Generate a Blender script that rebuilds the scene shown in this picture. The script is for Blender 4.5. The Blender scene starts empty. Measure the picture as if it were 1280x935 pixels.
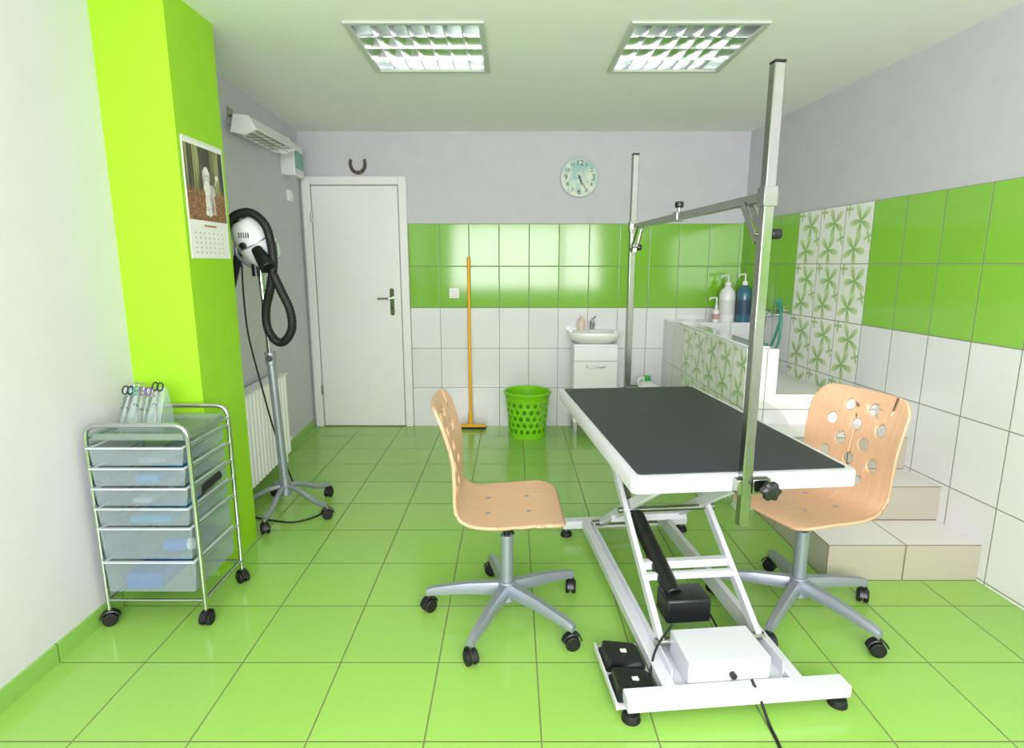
import bpy, bmesh, math, random
from mathutils import Vector, Matrix
random.seed(4)
D=bpy.data; SC=bpy.context.scene
try:
    SC.view_settings.view_transform='Standard'
except Exception as e: print(e)
pi=math.pi
def lin(c):
    out=[]
    for v in c:
        v=v/255.0
        out.append(v/12.92 if v<=0.04045 else ((v+0.055)/1.055)**2.4)
    return tuple(out)+(1.0,)
# ------------------------------------------------------------ materials
MC={}
def mat(name,col,rough=.5,metal=0.0,noise=.04,nscale=8,bump=0.0,bscale=200,emit=0,trans=0,coat=0,alpha=1,spec=.5):
    if name in MC: return MC[name]
    m=D.materials.new(name); m.use_nodes=True; nt=m.node_tree
    b=nt.nodes['Principled BSDF']
    L=lin(col)
    tc=nt.nodes.new('ShaderNodeTexCoord')
    nz=nt.nodes.new('ShaderNodeTexNoise'); nz.inputs['Scale'].default_value=nscale; nz.inputs['Detail'].default_value=3
    nt.links.new(tc.outputs['Object'],nz.inputs['Vector'])
    rp=nt.nodes.new('ShaderNodeValToRGB')
    rp.color_ramp.elements[0].position=.3; rp.color_ramp.elements[1].position=.7
    rp.color_ramp.elements[0].color=tuple(max(0,x*(1-noise)) for x in L[:3])+(1,)
    rp.color_ramp.elements[1].color=tuple(min(1,x*(1+noise)) for x in L[:3])+(1,)
    nt.links.new(nz.outputs['Fac'],rp.inputs['Fac']); nt.links.new(rp.outputs['Color'],b.inputs['Base Color'])
    b.inputs['Roughness'].default_value=rough; b.inputs['Metallic'].default_value=metal
    b.inputs['Specular IOR Level'].default_value=spec
    if coat: b.inputs['Coat Weight'].default_value=coat; b.inputs['Coat Roughness'].default_value=.1
    if trans: b.inputs['Transmission Weight'].default_value=trans
    if emit: b.inputs['Emission Color'].default_value=L; b.inputs['Emission Strength'].default_value=emit
    if bump:
        n2=nt.nodes.new('ShaderNodeTexNoise'); n2.inputs['Scale'].default_value=bscale
        nt.links.new(tc.outputs['Object'],n2.inputs['Vector'])
        bp=nt.nodes.new('ShaderNodeBump'); bp.inputs['Strength'].default_value=bump; bp.inputs['Distance'].default_value=.002
        nt.links.new(n2.outputs['Fac'],bp.inputs['Height']); nt.links.new(bp.outputs['Normal'],b.inputs['Normal'])
    if alpha<1:
        tr=nt.nodes.new('ShaderNodeBsdfTransparent'); mx=nt.nodes.new('ShaderNodeMixShader'); mx.inputs[0].default_value=alpha
        tr.inputs[0].default_value=(.93,.95,.96,1)
        nt.links.new(tr.outputs[0],mx.inputs[1]); nt.links.new(b.outputs[0],mx.inputs[2])
        nt.links.new(mx.outputs[0],nt.nodes['Material Output'].inputs[0])
    MC[name]=m; return m
class NB:
    def __init__(s,m): s.nt=m.node_tree
    def m(s,op,a,b=None,c=None,clamp=False):
        n=s.nt.nodes.new('ShaderNodeMath'); n.operation=op; n.use_clamp=clamp
        for i,v in enumerate((a,b,c)):
            if v is None: continue
            if isinstance(v,(int,float)): n.inputs[i].default_value=v
            else: s.nt.links.new(v,n.inputs[i])
        return n.outputs[0]
    def mix(s,f,a,b):
        n=s.nt.nodes.new('ShaderNodeMix'); n.data_type='RGBA'
        if isinstance(f,(int,float)): n.inputs[0].default_value=f
        else: s.nt.links.new(f,n.inputs[0])
        for i,v in ((6,a),(7,b)):
            if isinstance(v,tuple): n.inputs[i].default_value=v
            else: s.nt.links.new(v,n.inputs[i])
        return n.outputs[2]
    def rng(s,x,lo,hi): # 1 inside [lo,hi]
        return s.m('MULTIPLY',s.m('GREATER_THAN',x,lo),s.m('LESS_THAN',x,hi))
def tile_mat(name,au,av,u0,v0,su,sv,base,grout,g=.003,green_above=None,green=None,pattern=None,rough=.15,var=.05,pv=(0,9),spec=.5):
    m=D.materials.new(name); m.use_nodes=True; nt=m.node_tree; N=NB(m); b=nt.nodes['Principled BSDF']
    geo=nt.nodes.new('ShaderNodeNewGeometry'); sp=nt.nodes.new('ShaderNodeSeparateXYZ')
    nt.links.new(geo.outputs['Position'],sp.inputs[0])
    U=sp.outputs[au]; V=sp.outputs[av]
    uu=N.m('DIVIDE',N.m('SUBTRACT',U,u0),su); vv=N.m('DIVIDE',N.m('SUBTRACT',V,v0),sv)
    iu=N.m('FLOOR',uu); iv=N.m('FLOOR',vv); fu=N.m('SUBTRACT',uu,iu); fv=N.m('SUBTRACT',vv,iv)
    du=N.m('MULTIPLY',N.m('MINIMUM',fu,N.m('SUBTRACT',1.0,fu)),su)
    dv=N.m('MULTIPLY',N.m('MINIMUM',fv,N.m('SUBTRACT',1.0,fv)),sv)
    d=N.m('MINIMUM',du,dv)
    gm=N.m('LESS_THAN',d,g)
    col=lin(base)
    if green_above is not None:
        gcol=lin(green)
        col=N.mix(N.m('GREATER_THAN',V,green_above),col,gcol)
    if pattern:
        pm=N.m('MULTIPLY',N.rng(U,pattern[0],pattern[1]),N.rng(V,pv[0],pv[1]))
        pc=lin((238,240,234))
        px=N.m('MULTIPLY',N.m('SUBTRACT',fu,.5),su); py=N.m('MULTIPLY',N.m('SUBTRACT',fv,.5),sv)
        for (ox,oy,R,ph,k) in ((-.02,.07,.095,.3,2.5),(.02,-.085,.095,1.1,2.5),(.09,.14,.04,.0,2.0),(-.095,-.02,.04,.7,2.0)):
            ax=N.m('SUBTRACT',px,ox); ay=N.m('SUBTRACT',py,oy)
            r=N.m('SQRT',N.m('ADD',N.m('MULTIPLY',ax,ax),N.m('MULTIPLY',ay,ay)))
            th=N.m('ARCTAN2',ay,ax)
            pet=N.m('ABSOLUTE',N.m('COSINE',N.m('MULTIPLY_ADD',th,k,ph)))
            rad=N.m('MULTIPLY',N.m('ADD',N.m('POWER',pet,1.4),.05),R)
            mk=N.m('LESS_THAN',r,rad)
            tone=N.m('DIVIDE',r,rad,clamp=True)
            fc=N.mix(tone,lin((128,170,92)),lin((208,226,180)))
            pc=N.mix(mk,pc,fc)
        col=N.mix(pm,col,pc)
    wn=nt.nodes.new('ShaderNodeTexWhiteNoise'); wn.noise_dimensions='2D'
    cb=nt.nodes.new('ShaderNodeCombineXYZ'); nt.links.new(iu,cb.inputs[0]); nt.links.new(iv,cb.inputs[1]); nt.links.new(cb.outputs[0],wn.inputs['Vector'])
    nz=nt.nodes.new('ShaderNodeTexNoise'); nz.inputs['Scale'].default_value=2.5; nt.links.new(geo.outputs['Position'],nz.inputs['Vector'])
    vfac=N.m('ADD',N.m('MULTIPLY_ADD',wn.outputs['Value'],var,1-var/2),N.m('MULTIPLY_ADD',nz.outputs['Fac'],var,-var/2))
    hs=nt.nodes.new('ShaderNodeHueSaturation'); nt.links.new(vfac,hs.inputs['Value'])
    if isinstance(col,tuple): hs.inputs['Color'].default_value=col
    else: nt.links.new(col,hs.inputs['Color'])
    fin=N.mix(gm,hs.outputs[0],lin(grout))
    nt.links.new(fin,b.inputs['Base Color'])
    nt.links.new(N.m('MULTIPLY_ADD',gm,.6,rough),b.inputs['Roughness'])
    b.inputs['Specular IOR Level'].default_value=spec
    hgt=N.m('DIVIDE',d,g*2.2,clamp=True)
    bp=nt.nodes.new('ShaderNodeBump'); bp.inputs['Strength'].default_value=.6; bp.inputs['Distance'].default_value=.002
    nt.links.new(hgt,bp.inputs['Height']); nt.links.new(bp.outputs['Normal'],b.inputs['Normal'])
    return m
# ------------------------------------------------------------ object helpers
class G:
    def __init__(s,name,loc=(0,0,0),rot=0,absolute=False):
        s.e=D.objects.new(name,None); s.e.location=loc; s.e.rotation_euler=(0,0,rot); s.e.empty_display_size=.1
        SC.collection.objects.link(s.e); s.off=(-Vector(loc)) if absolute else Vector((0,0,0))
def link(o,g=None):
    SC.collection.objects.link(o)
    if g: o.parent=g.e; o.location=g.off
    return o
def finish(me,name,g,mt,smooth=True,bevel=0,ang=35,seg=2):
    if isinstance(mt,(list,tuple)):
        for x in mt: me.materials.append(x)
    elif mt: me.materials.append(mt)
    if smooth:
        me.shade_smooth(); me.set_sharp_from_angle(angle=math.radians(ang))
    o=D.objects.new(name,me); link(o,g)
    if bevel:
        b=o.modifiers.new('bev','BEVEL'); b.width=bevel; b.segments=seg; b.limit_method='ANGLE'; b.angle_limit=math.radians(40)
    return o
def prism(name,pts,z0,z1,g,mt,bevel=0,axis='Z'):
    n=len(pts); vs=[]
    for z in (z0,z1):
        for (a,b) in pts:
            vs.append({'Z':(a,b,z),'Y':(a,z,b),'X':(z,a,b)}[axis])
    fs=[tuple(range(n))[::-1],tuple(range(n,2*n))]+[(i,(i+1)%n,n+(i+1)%n,n+i) for i in range(n)]
    me=D.meshes.new(name); me.from_pydata(vs,[],fs)
    bm=bmesh.new(); bm.from_mesh(me); bmesh.ops.recalc_face_normals(bm,faces=bm.faces); bm.to_mesh(me); bm.free()
    return finish(me,name,g,mt,bevel=bevel)
def box(name,x0,x1,y0,y1,z0,z1,g,mt,bevel=0):
    return prism(name,[(x0,y0),(x1,y0),(x1,y1),(x0,y1)],z0,z1,g,mt,bevel)
def boxes(name,lst,g,mt,bevel=0):
    vs=[];fs=[]
    for (x0,x1,y0,y1,z0,z1) in lst:
        k=len(vs)
        vs+=[(x0,y0,z0),(x1,y0,z0),(x1,y1,z0),(x0,y1,z0),(x0,y0,z1),(x1,y0,z1),(x1,y1,z1),(x0,y1,z1)]
        fs+=[tuple(k+i for i in f) for f in ((3,2,1,0),(4,5,6,7),(0,1,5,4),(1,2,6,5),(2,3,7,6),(3,0,4,7))]
    me=D.meshes.new(name); me.from_pydata(vs,[],fs); return finish(me,name,g,mt,bevel=bevel)
def rrect(w,h,r,n=6,cx=0,cy=0):
    p=[]
    for (sx,sy,a0) in ((1,1,0),(-1,1,90),(-1,-1,180),(1,-1,270)):
        for i in range(n+1):
            a=math.radians(a0+90*i/n); p.append((cx+sx*(w/2-r)+r*math.cos(a),cy+sy*(h/2-r)+r*math.sin(a)))
    return p
def orient(p,q):
    d=(Vector(q)-Vector(p)); return d.to_track_quat('Z','Y').to_matrix().to_4x4(),d.length
def cyl(name,p,q,r,g,mt,r2=None,seg=24,bevel=0):
    R,L=orient(p,q); bm=bmesh.new()
    bmesh.ops.create_cone(bm,cap_ends=True,segments=seg,radius1=r,radius2=r if r2 is None else r2,depth=L)
    bmesh.ops.transform(bm,matrix=Matrix.Translation((Vector(p)+Vector(q))/2)@R,verts=bm.verts)
    me=D.meshes.new(name); bm.to_mesh(me); bm.free(); return finish(me,name,g,mt,bevel=bevel)
def bar(name,p,q,w,h,g,mt,bevel=.002,roll=0):
    d=(Vector(q)-Vector(p)); L=d.length; z=d.normalized(); up=Vector((0,0,1))
    x=up.cross(z)
    if x.length<.05: x=Vector((1,0,0))
    x.normalize(); y=z.cross(x)
    M=Matrix((x,y,z)).transposed().to_4x4(); bm=bmesh.new(); bmesh.ops.create_cube(bm,size=1)
    bmesh.ops.scale(bm,vec=(w,h,L),verts=bm.verts)
    bmesh.ops.transform(bm,matrix=Matrix.Translation((Vector(p)+Vector(q))/2)@M,verts=bm.verts)
    me=D.meshes.new(name); bm.to_mesh(me); bm.free(); return finish(me,name,g,mt,bevel=bevel)
def catmull(pts,n=10):
    P=[Vector(p) for p in pts]; P=[P[0]*2-P[1]]+P+[P[-1]*2-P[-2]]; out=[]
    for i in range(1,len(P)-2):
        for k in range(n):
            t=k/n; a,b,c,d=P[i-1],P[i],P[i+1],P[i+2]
            out.append(.5*((2*b)+(c-a)*t+(2*a-5*b+4*c-d)*t*t+(3*b-a-3*c+d)*t**3))
    out.append(P[-2]); return out
def tube(name,pts,r,g,mt,smooth=True,n=10,res=6,ribs=0,cyclic=False):
    pp=catmull(pts,n) if smooth else [Vector(p) for p in pts]
    cu=D.curves.new(name,'CURVE'); cu.dimensions='3D'; cu.bevel_depth=r; cu.bevel_resolution=res; cu.use_fill_caps=True
    s=cu.splines.new('POLY'); s.points.add(len(pp)-1); s.use_cyclic_u=cyclic
    for i,p in enumerate(pp):
        s.points[i].co=(*p,1)
        if ribs: s.points[i].radius=1.0 if i%2 else ribs
    o=D.objects.new(name,cu); me=D.meshes.new_from_object(o); D.objects.remove(o); me.name=name
    return finish(me,name,g,mt,ang=50)
def fillet(pts,r,n=6):
    P=[Vector(p) for p in pts]; out=[P[0]]
    for i in range(1,len(P)-1):
        a=(P[i-1]-P[i]).normalized(); b=(P[i+1]-P[i]).normalized()
        rr=min(r,(P[i-1]-P[i]).length*.49,(P[i+1]-P[i]).length*.49)
        s=P[i]+a*rr; e=P[i]+b*rr
        for k in range(n+1):
            t=k/n; out.append(s*(1-t)**2+P[i]*2*t*(1-t)+e*t*t)
    out.append(P[-1]); return out
def loft(name,rings,g,mt,cap0=True,cap1=True,ang=50,solid=0,closed=False):
    n=len(rings[0]); vs=[tuple(p) for r in rings for p in r]; fs=[]
    K=len(rings)
    for k in range(K if closed else K-1):
        for i in range(n):
            a=k*n; b=((k+1)%K)*n
            fs.append((a+i,a+(i+1)%n,b+(i+1)%n,b+i))
    if not closed:
        if cap0: fs.append(tuple(range(n))[::-1])
        if cap1: fs.append(tuple((K-1)*n+i for i in range(n)))
    me=D.meshes.new(name); me.from_pydata(vs,[],fs)
    bm=bmesh.new(); bm.from_mesh(me); bmesh.ops.recalc_face_normals(bm,faces=bm.faces); bm.to_mesh(me); bm.free()
    o=finish(me,name,g,mt,ang=ang)
    if solid: s=o.modifiers.new('s','SOLIDIFY'); s.thickness=solid
    return o
def lathe(name,prof,c,g,mt,seg=32,ang=50,cap=True,tilt=None,cap1=True):
    rings=[]
    for (r,z) in prof:
        ring=[Vector((r*math.cos(2*pi*i/seg),r*math.sin(2*pi*i/seg),z)) for i in range(seg)]
        if tilt is not None: ring=[tilt@v for v in ring]
        rings.append([v+Vector(c) for v in ring])
    return loft(name,rings,g,mt,cap0=cap,cap1=cap1,ang=ang)
def text(name,s,size,M,g,mt,ext=.0005):
    cu=D.curves.new(name,'FONT'); cu.body=s; cu.size=size; cu.align_x='CENTER'; cu.align_y='CENTER'; cu.extrude=ext
    o=D.objects.new(name,cu); SC.collection.objects.link(o); bpy.context.view_layer.update()
    me=D.meshes.new_from_object(o); D.objects.remove(o); me.transform(M); return finish(me,name,g,mt,smooth=False)

# ------------------------------------------------------------ palette
white_wall=mat('paint_white',(216,213,221),.7,noise=.015,bump=.15,bscale=120)
grey_wall=mat('paint_grey',(202,201,208),.75,noise=.02,bump=.15,bscale=120)
ceil_m=mat('paint_ceiling',(244,244,243),.8,noise=.01)
green_paint=mat('paint_green',(156,212,28),.5,noise=.02,bump=.1,bscale=120)
door_m=mat('door_white',(238,236,235),.35,noise=.01)
plastic_w=mat('plastic_white',(235,235,236),.3,noise=.01)
ceramic=mat('ceramic_white',(242,243,242),.08,noise=.01,coat=.5)
enamel=mat('enamel_white',(228,229,231),.3,noise=.02)
chrome=mat('chrome',(200,203,205),.12,1,noise=.02)
steel=mat('steel_brushed',(160,161,156),.2,1,noise=.05,nscale=30)
galv=mat('metal_silver_paint',(158,165,176),.38,.6,noise=.03)
black=mat('plastic_black',(22,23,26),.35,noise=.1)
blackr=mat('rubber_black',(16,16,18),.6,noise=.1)
yellow=mat('plastic_yellow',(245,178,30),.4)
limep=mat('plastic_lime',(132,212,30),.35)
teal_m=mat('hose_teal',(70,150,130),.35)
frost=mat('plastic_frosted',(184,196,202),.3,noise=.02,alpha=.26)
frost2=mat('acrylic_clear',(220,235,235),.1,alpha=.3)
dark=mat('print_dark',(40,50,55),.6)
floor_m=tile_mat('floor_tiles',0,1,.085-.338*8,1.783-.338*12,.338,.338,(150,197,92),(110,118,72),g=.0023,rough=.18,var=.05,spec=.5)
WT=(230,229,231)
wall_b=tile_mat('wall_tiles_back',0,2,-.83,-.005,.242,.335,WT,(140,138,125),g=.0022,green_above=1.0,green=(124,184,50),rough=.1)
wall_r=tile_mat('wall_tiles_right',1,2,3.24-.242*20,.013,.242,.335,WT,(140,138,125),g=.0024,green_above=1.018,green=(138,196,70),pattern=(3.24,3.966),pv=(.5,1.7),rough=.1)
wall_t=tile_mat('tub_tiles_side',1,2,3.24-.242*20,-.092,.242,.335,WT,(140,138,125),g=.0024,pattern=(3.0,4.208))
tub_x=tile_mat('tub_tiles_front',0,2,1.36,-.092,.333,.335,WT,(150,146,130),g=.0024)
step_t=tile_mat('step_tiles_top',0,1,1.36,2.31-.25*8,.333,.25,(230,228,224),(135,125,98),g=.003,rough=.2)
step_f=tile_mat('step_tiles_riser_shaded',0,2,1.36,0,.333,.1655,(178,172,156),(115,102,75),g=.003,rough=.25)  # tan shading on the step fronts is painted into this darker tile colour
step_s=tile_mat('step_tiles_side_shaded',1,2,2.31-.25*8,0,.25,.1655,(190,184,170),(115,102,75),g=.003,rough=.25)  # same tile with the shade of the step sides put into its colour
base_m=tile_mat('baseboard_tiles',1,2,1.783-.338*12,-.5,.338,.9,(142,188,90),(98,108,62),g=.002,rough=.3)

H=2.365; YB=4.78; YF=-1.6
xr=lambda y:1.862+.066*(YB-y)
xl=lambda y:-1.555-.0575*(y-2.7)
# ------------------------------------------------------------ room shell
box('floor',-1.95,2.5,YF-.15,YB+.15,-.1,0,None,floor_m)
LX=[(-.70,-.14),(.53,1.08)]; LY=(2.71,3.32)
boxes('ceiling',[(-1.95,2.5,YF-.15,LY[0],H,H+.15),(-1.95,2.5,LY[1],YB+.15,H,H+.15),
 (-1.95,LX[0][0],LY[0],LY[1],H,H+.15),(LX[0][1],LX[1][0],LY[0],LY[1],H,H+.15),(LX[1][1],2.5,LY[0],LY[1],H,H+.15)],None,ceil_m)
box('wall_back',-1.95,2.1,YB,YB+.15,0,H,None,grey_wall)
box('wall_left',-1.75,-1.57,YF,2.36,0,H,None,white_wall)
box('wall_left_pillar',-1.75,-1.29,2.36,2.73,0,H,None,green_paint)
prism('wall_left_rear',[(-1.95,2.73),(xl(2.73),2.73),(xl(YB),YB),(-1.95,YB)],0,H,None,grey_wall)
prism('wall_right',[(xr(YF),YF),(2.5,YF),(2.5,YB),(xr(YB),YB)],0,H,None,grey_wall)
prism('trim_right_tiles',[(xr(YF)-.008,YF),(xr(YF),YF),(xr(YB),YB),(xr(YB)-.008,YB)],0,1.688,None,wall_r)
box('trim_back_tiles',-.83,xr(YB)-.008,YB-.008,YB,0,1.67,None,wall_b)
WX=(-1.2,1.7); WZ=(.85,2.2)
boxes('wall_front',[(-1.75,2.5,YF-.15,YF,0,WZ[0]),(-1.75,2.5,YF-.15,YF,WZ[1],H),(-1.75,WX[0],YF-.15,YF,WZ[0],WZ[1]),(WX[1],2.5,YF-.15,YF,WZ[0],WZ[1])],None,white_wall)
gw=G('window_1',(.25,YF-.08,.85),absolute=True)
boxes('frame',[(WX[0],WX[1],YF-.1,YF-.04,WZ[0],WZ[0]+.06),(WX[0],WX[1],YF-.1,YF-.04,WZ[1]-.06,WZ[1]),(WX[0],WX[0]+.06,YF-.1,YF-.04,WZ[0]+.06,WZ[1]-.06),(WX[1]-.06,WX[1],YF-.1,YF-.04,WZ[0]+.06,WZ[1]-.06),(.22,.28,YF-.1,YF-.04,WZ[0]+.06,WZ[1]-.06)],gw,door_m,.004)
box('baseboard_left',-1.57,-1.56,YF,2.36,0,.07,None,base_m)
prism('baseboard_left_rear',[(xl(2.73),2.73),(xl(2.73)+.01,2.73),(xl(YB)+.01,YB-.04),(xl(YB),YB-.04)],0,.07,None,base_m)
boxes('baseboard_pillar',[(-1.56,-1.29,2.35,2.36,0,.07)],None,base_m)

# ------------------------------------------------------------ door
gd=G('door_1',(-1.24,YB,0),absolute=True)
dx0,dx1=-1.655,-.832
boxes('casing',[(dx0,dx0+.065,YB-.035,YB,0,2.03),(dx1-.065,dx1,YB-.035,YB,0,2.03),(dx0+.065,dx1-.065,YB-.035,YB,1.965,2.03)],gd,door_m,.006)
boxes('stop_bead',[(dx0+.065,dx0+.078,YB-.018,YB,0,1.965),(dx1-.078,dx1-.065,YB-.018,YB,0,1.965),(dx0+.078,dx1-.078,YB-.018,YB,1.952,1.965)],gd,mat('painted_gap_shade',(150,150,148),.6))  # bead coloured grey to stand in for shade in the gap round the leaf
box('leaf',dx0+.072,dx1-.072,YB-.026,YB-.002,.008,1.958,gd,door_m,.004)
hx=-.975
prism('handle_plate',rrect(.035,.22,.016,5,hx,1.05),YB-.032,YB-.026,gd,chrome,axis='Y')
cyl('handle_neck',(hx,YB-.03,1.08),(hx,YB-.075,1.08),.009,gd,chrome)
tube('lever',fillet([(hx,YB-.072,1.08),(hx-.02,YB-.078,1.08),(hx-.11,YB-.075,1.078)],.02),.009,gd,chrome,False)
cyl('keyhole',(hx,YB-.034,1.0),(hx,YB-.03,1.0),.008,gd,black)
for i,z in enumerate((.28,1.68)): cyl('hinge_%d'%i,(dx0+.07,YB-.04,z),(dx0+.07,YB-.04,z+.08),.008,gd,steel)

# ------------------------------------------------------------ ceiling lights
def ceiling_light(name,x0,x1,y0,y1):
    g=G(name,((x0+x1)/2,(y0+y1)/2,H),absolute=True)
    f=.022; e=.004
    boxes('frame',[(x0-f,x1+f,y0-f,y0+e,H-.012,H),(x0-f,x1+f,y1-e,y1+f,H-.012,H),(x0-f,x0+e,y0+e,y1-e,H-.012,H),(x1-e,x1+f,y0+e,y1-e,H-.012,H)],g,mat('fixture_frame',(190,194,188),.35),.003)
    t=.002
    refl=mat('reflector',(225,230,228),.12,1,noise=.02)
    hous=mat('fixture_housing',(215,222,218),.15,.8,noise=.02)
    boxes('housing',[(x0+t,x1-t,y0+t,y1-t,H+.095,H+.1),(x0+t,x0+2*t,y0+t,y1-t,H,H+.095),(x1-2*t,x1-t,y0+t,y1-t,H,H+.095),(x0+2*t,x1-2*t,y0+t,y0+2*t,H,H+.095),(x0+2*t,x1-2*t,y1-2*t,y1-t,H,H+.095)],g,hous)
    tub=mat('lamp_tube',(250,252,255),.3,emit=3.0,noise=0)
    n=4
    for i in range(n):
        y=y0+(y1-y0)*(i+.5)/n
        cyl('lamp_tube_%d'%i,(x0+.02,y,H+.07),(x1-.02,y,H+.07),.012,g,tub,seg=12)
    vs=[];fs=[]
    def blade(pa,pb,axis):
        k=len(vs)
        for (w,z) in ((.003,H-.002),(.012,H+.045)):
            for s in (-1,1):
                for p in (pa,pb):
                    vs.append((p[0]+(s*w if axis=='Y' else 0),p[1]+(s*w if axis=='X' else 0),z))
        for q in ((0,1,5,4),(2,6,7,3),(0,2,3,1),(4,5,7,6),(0,4,6,2),(1,3,7,5)): fs.append(tuple(k+a for a in q))
    for i in range(1,n):
        y=y0+(y1-y0)*i/n; blade((x0+.004,y),(x1-.004,y),'X')
    m=7
    for i in range(1,m):
        x=x0+(x1-x0)*i/m; blade((x,y0+.004),(x,y1-.004),'Y')
    me=D.meshes.new('louvre'); me.from_pydata(vs,[],fs); finish(me,'louvre',g,refl,smooth=False)
ceiling_light('ceiling_light',LX[0][0],LX[0][1],*LY)
ceiling_light('ceiling_light.001',LX[1][0],LX[1][1],*LY)

# ------------------------------------------------------------ calendar
cx=-1.29
gc=G('wall_calendar',(cx,2.545,1.84),absolute=True)
box('page',cx,cx+.003,2.385,2.705,1.375,1.845,gc,mat('paper_white',(240,240,240),.6))
pm=D.materials.new('autumn_forest'); pm.use_nodes=True; N=NB(pm); nt=pm.node_tree
geo=nt.nodes.new('ShaderNodeNewGeometry'); mp=nt.nodes.new('ShaderNodeMapping'); mp.inputs['Scale'].default_value=(1,45,2.2)
nt.links.new(geo.outputs['Position'],mp.inputs[0]); n1=nt.nodes.new('ShaderNodeTexNoise'); n1.inputs['Scale'].default_value=1.2; n1.inputs['Detail'].default_value=4
nt.links.new(mp.outputs[0],n1.inputs['Vector']); r1=nt.nodes.new('ShaderNodeValToRGB'); nt.links.new(n1.outputs['Fac'],r1.inputs[0])
r1.color_ramp.elements[0].position=.43; r1.color_ramp.elements[0].color=lin((58,52,40)); r1.color_ramp.elements[1].position=.6; r1.color_ramp.elements[1].color=lin((160,160,112))
e=r1.color_ramp.elements.new(.52); e.color=lin((108,110,62))
n2=nt.nodes.new('ShaderNodeTexNoise'); n2.inputs['Scale'].default_value=90; n2.inputs['Detail'].default_value=5; nt.links.new(geo.outputs['Position'],n2.inputs['Vector'])
r2=nt.nodes.new('ShaderNodeValToRGB'); nt.links.new(n2.outputs['Fac'],r2.inputs[0]); r2.color_ramp.elements[0].position=.35; r2.color_ramp.elements[0].color=lin((88,58,38)); r2.color_ramp.elements[1].position=.65; r2.color_ramp.elements[1].color=lin((180,124,82))
sp=nt.nodes.new('ShaderNodeSeparateXYZ'); nt.links.new(geo.outputs['Position'],sp.inputs[0])
zz=N.m('ADD',sp.outputs[2],N.m('MULTIPLY',n1.outputs['Fac'],.03))
fz=N.m('DIVIDE',N.m('SUBTRACT',zz,1.65),.03,clamp=True)
c=N.mix(fz,r2.outputs[0],r1.outputs[0])
nt.links.new(c,nt.nodes['Principled BSDF'].inputs['Base Color']); nt.nodes['Principled BSDF'].inputs['Roughness'].default_value=.35
box('picture',cx+.003,cx+.0035,2.392,2.698,1.53,1.825,gc,pm)
pood=mat('print_poodle',(232,230,228),.5,noise=.12,nscale=80)
poodd=mat('print_poodle_shade',(196,190,188),.5,noise=.15,nscale=80)
def ell(name,y,z,ry,rz,m,l=.0042,rot=0):
    pts=[]
    for i in range(24):
        a=2*pi*i/24; wv=1+.05*math.sin(7*a+y*90); u=ry*math.cos(a)*wv; v=rz*math.sin(a)*wv
        pts.append((y+u*math.cos(rot)-v*math.sin(rot),z+u*math.sin(rot)+v*math.cos(rot)))
    prism(name,pts,cx+.0035,cx+l,gc,m,axis='X')
for k,(y,z,a,b,r,mm_) in enumerate([(2.585,1.655,.034,.026,.1,1),(2.60,1.605,.0075,.045,.1,1),(2.575,1.60,.0075,.045,-.05,1),(2.602,1.568,.011,.010,0,1),(2.575,1.566,.011,.010,0,1),(2.625,1.695,.005,.02,-.5,1),(2.637,1.715,.011,.011,0,0),
  (2.551,1.667,.024,.038,0,0),(2.539,1.605,.0075,.05,0,0),(2.558,1.603,.0075,.05,0,0),(2.537,1.563,.0115,.012,0,0),(2.559,1.561,.0115,.012,0,0),
  (2.530,1.712,.0085,.024,.15,1),(2.571,1.712,.0085,.024,-.15,1),(2.551,1.705,.013,.02,0,0),(2.551,1.733,.019,.018,0,0)]):
    ell('poodle_%d'%k,y,z,a,b,poodd if mm_ else pood,.0040+k*.00005,r)
for k,(y,z) in enumerate([(2.545,1.714),(2.558,1.714),(2.5515,1.700)]): ell('poodle_face_%d'%k,y,z,.0026,.0026,dark,.0055)
grid=[]
for r in range(5):
    for q in range(7):
        y=2.42+q*.036; z=1.395+r*.02; grid.append((cx+.003,cx+.0033,y,y+.012,z,z+.007))
boxes('date_grid',grid,gc,mat('print_grey',(190,194,198),.6))
boxes('month_title',[(cx+.003,cx+.0033,2.50,2.60,1.505,1.513)],gc,mat('print_red',(170,120,100),.6))
tube('binding',[(cx+.004,2.39,1.845),(cx+.004,2.70,1.845)],.004,gc,plastic_w,False)

# ------------------------------------------------------------ radiator
y0,y1=2.85,3.80; z0,z1=.10,.64
gr=G('radiator',(-1.58,3.3,z0),absolute=True)
X=lambda y:xl(y)
prof=[]; n=18
for i in range(n+1):
    y=y0+(y1-y0)*i/n
    for (f,o) in ((.0,.0),(.25,.02),(.65,.02),(.85,.0)):
        if i==n and f>0: break
        y2=y+f*(y1-y0)/n; prof.append((X(y2)+.095+o,y2))
back=[(X(y1)+.03,y1),(X(y0)+.03,y0)]
rad_w=mat('radiator_white',(243,243,244),.3,noise=.01)
prism('panel',prof+back,z0,z1-.012,gr,rad_w,axis='Z')
prism('top_grille',[(X(y0)+.028,y0-.005),(X(y0)+.118,y0-.005),(X(y1)+.118,y1+.005),(X(y1)+.028,y1+.005)],z1-.012,z1,gr,rad_w,.003)
for i,y in enumerate((y0+.1,y1-.1)): box('bracket_%d'%i,X(y)+.003,X(y)+.03,y,y+.04,z0+.1,z1-.1,gr,enamel)
cyl('valve',(X(y1)+.055,y1,z0+.05),(X(y1)+.055,y1+.07,z0+.05),.012,gr,chrome)
cyl('valve_head',(X(y1)+.055,y1+.06,z0+.05),(X(y1)+.055,y1+.12,z0+.05),.02,gr,plastic_w)
cyl('pipe',(X(y1)+.055,y1+.05,0),(X(y1)+.055,y1+.05,z0+.05),.009,gr,plastic_w)

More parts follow.
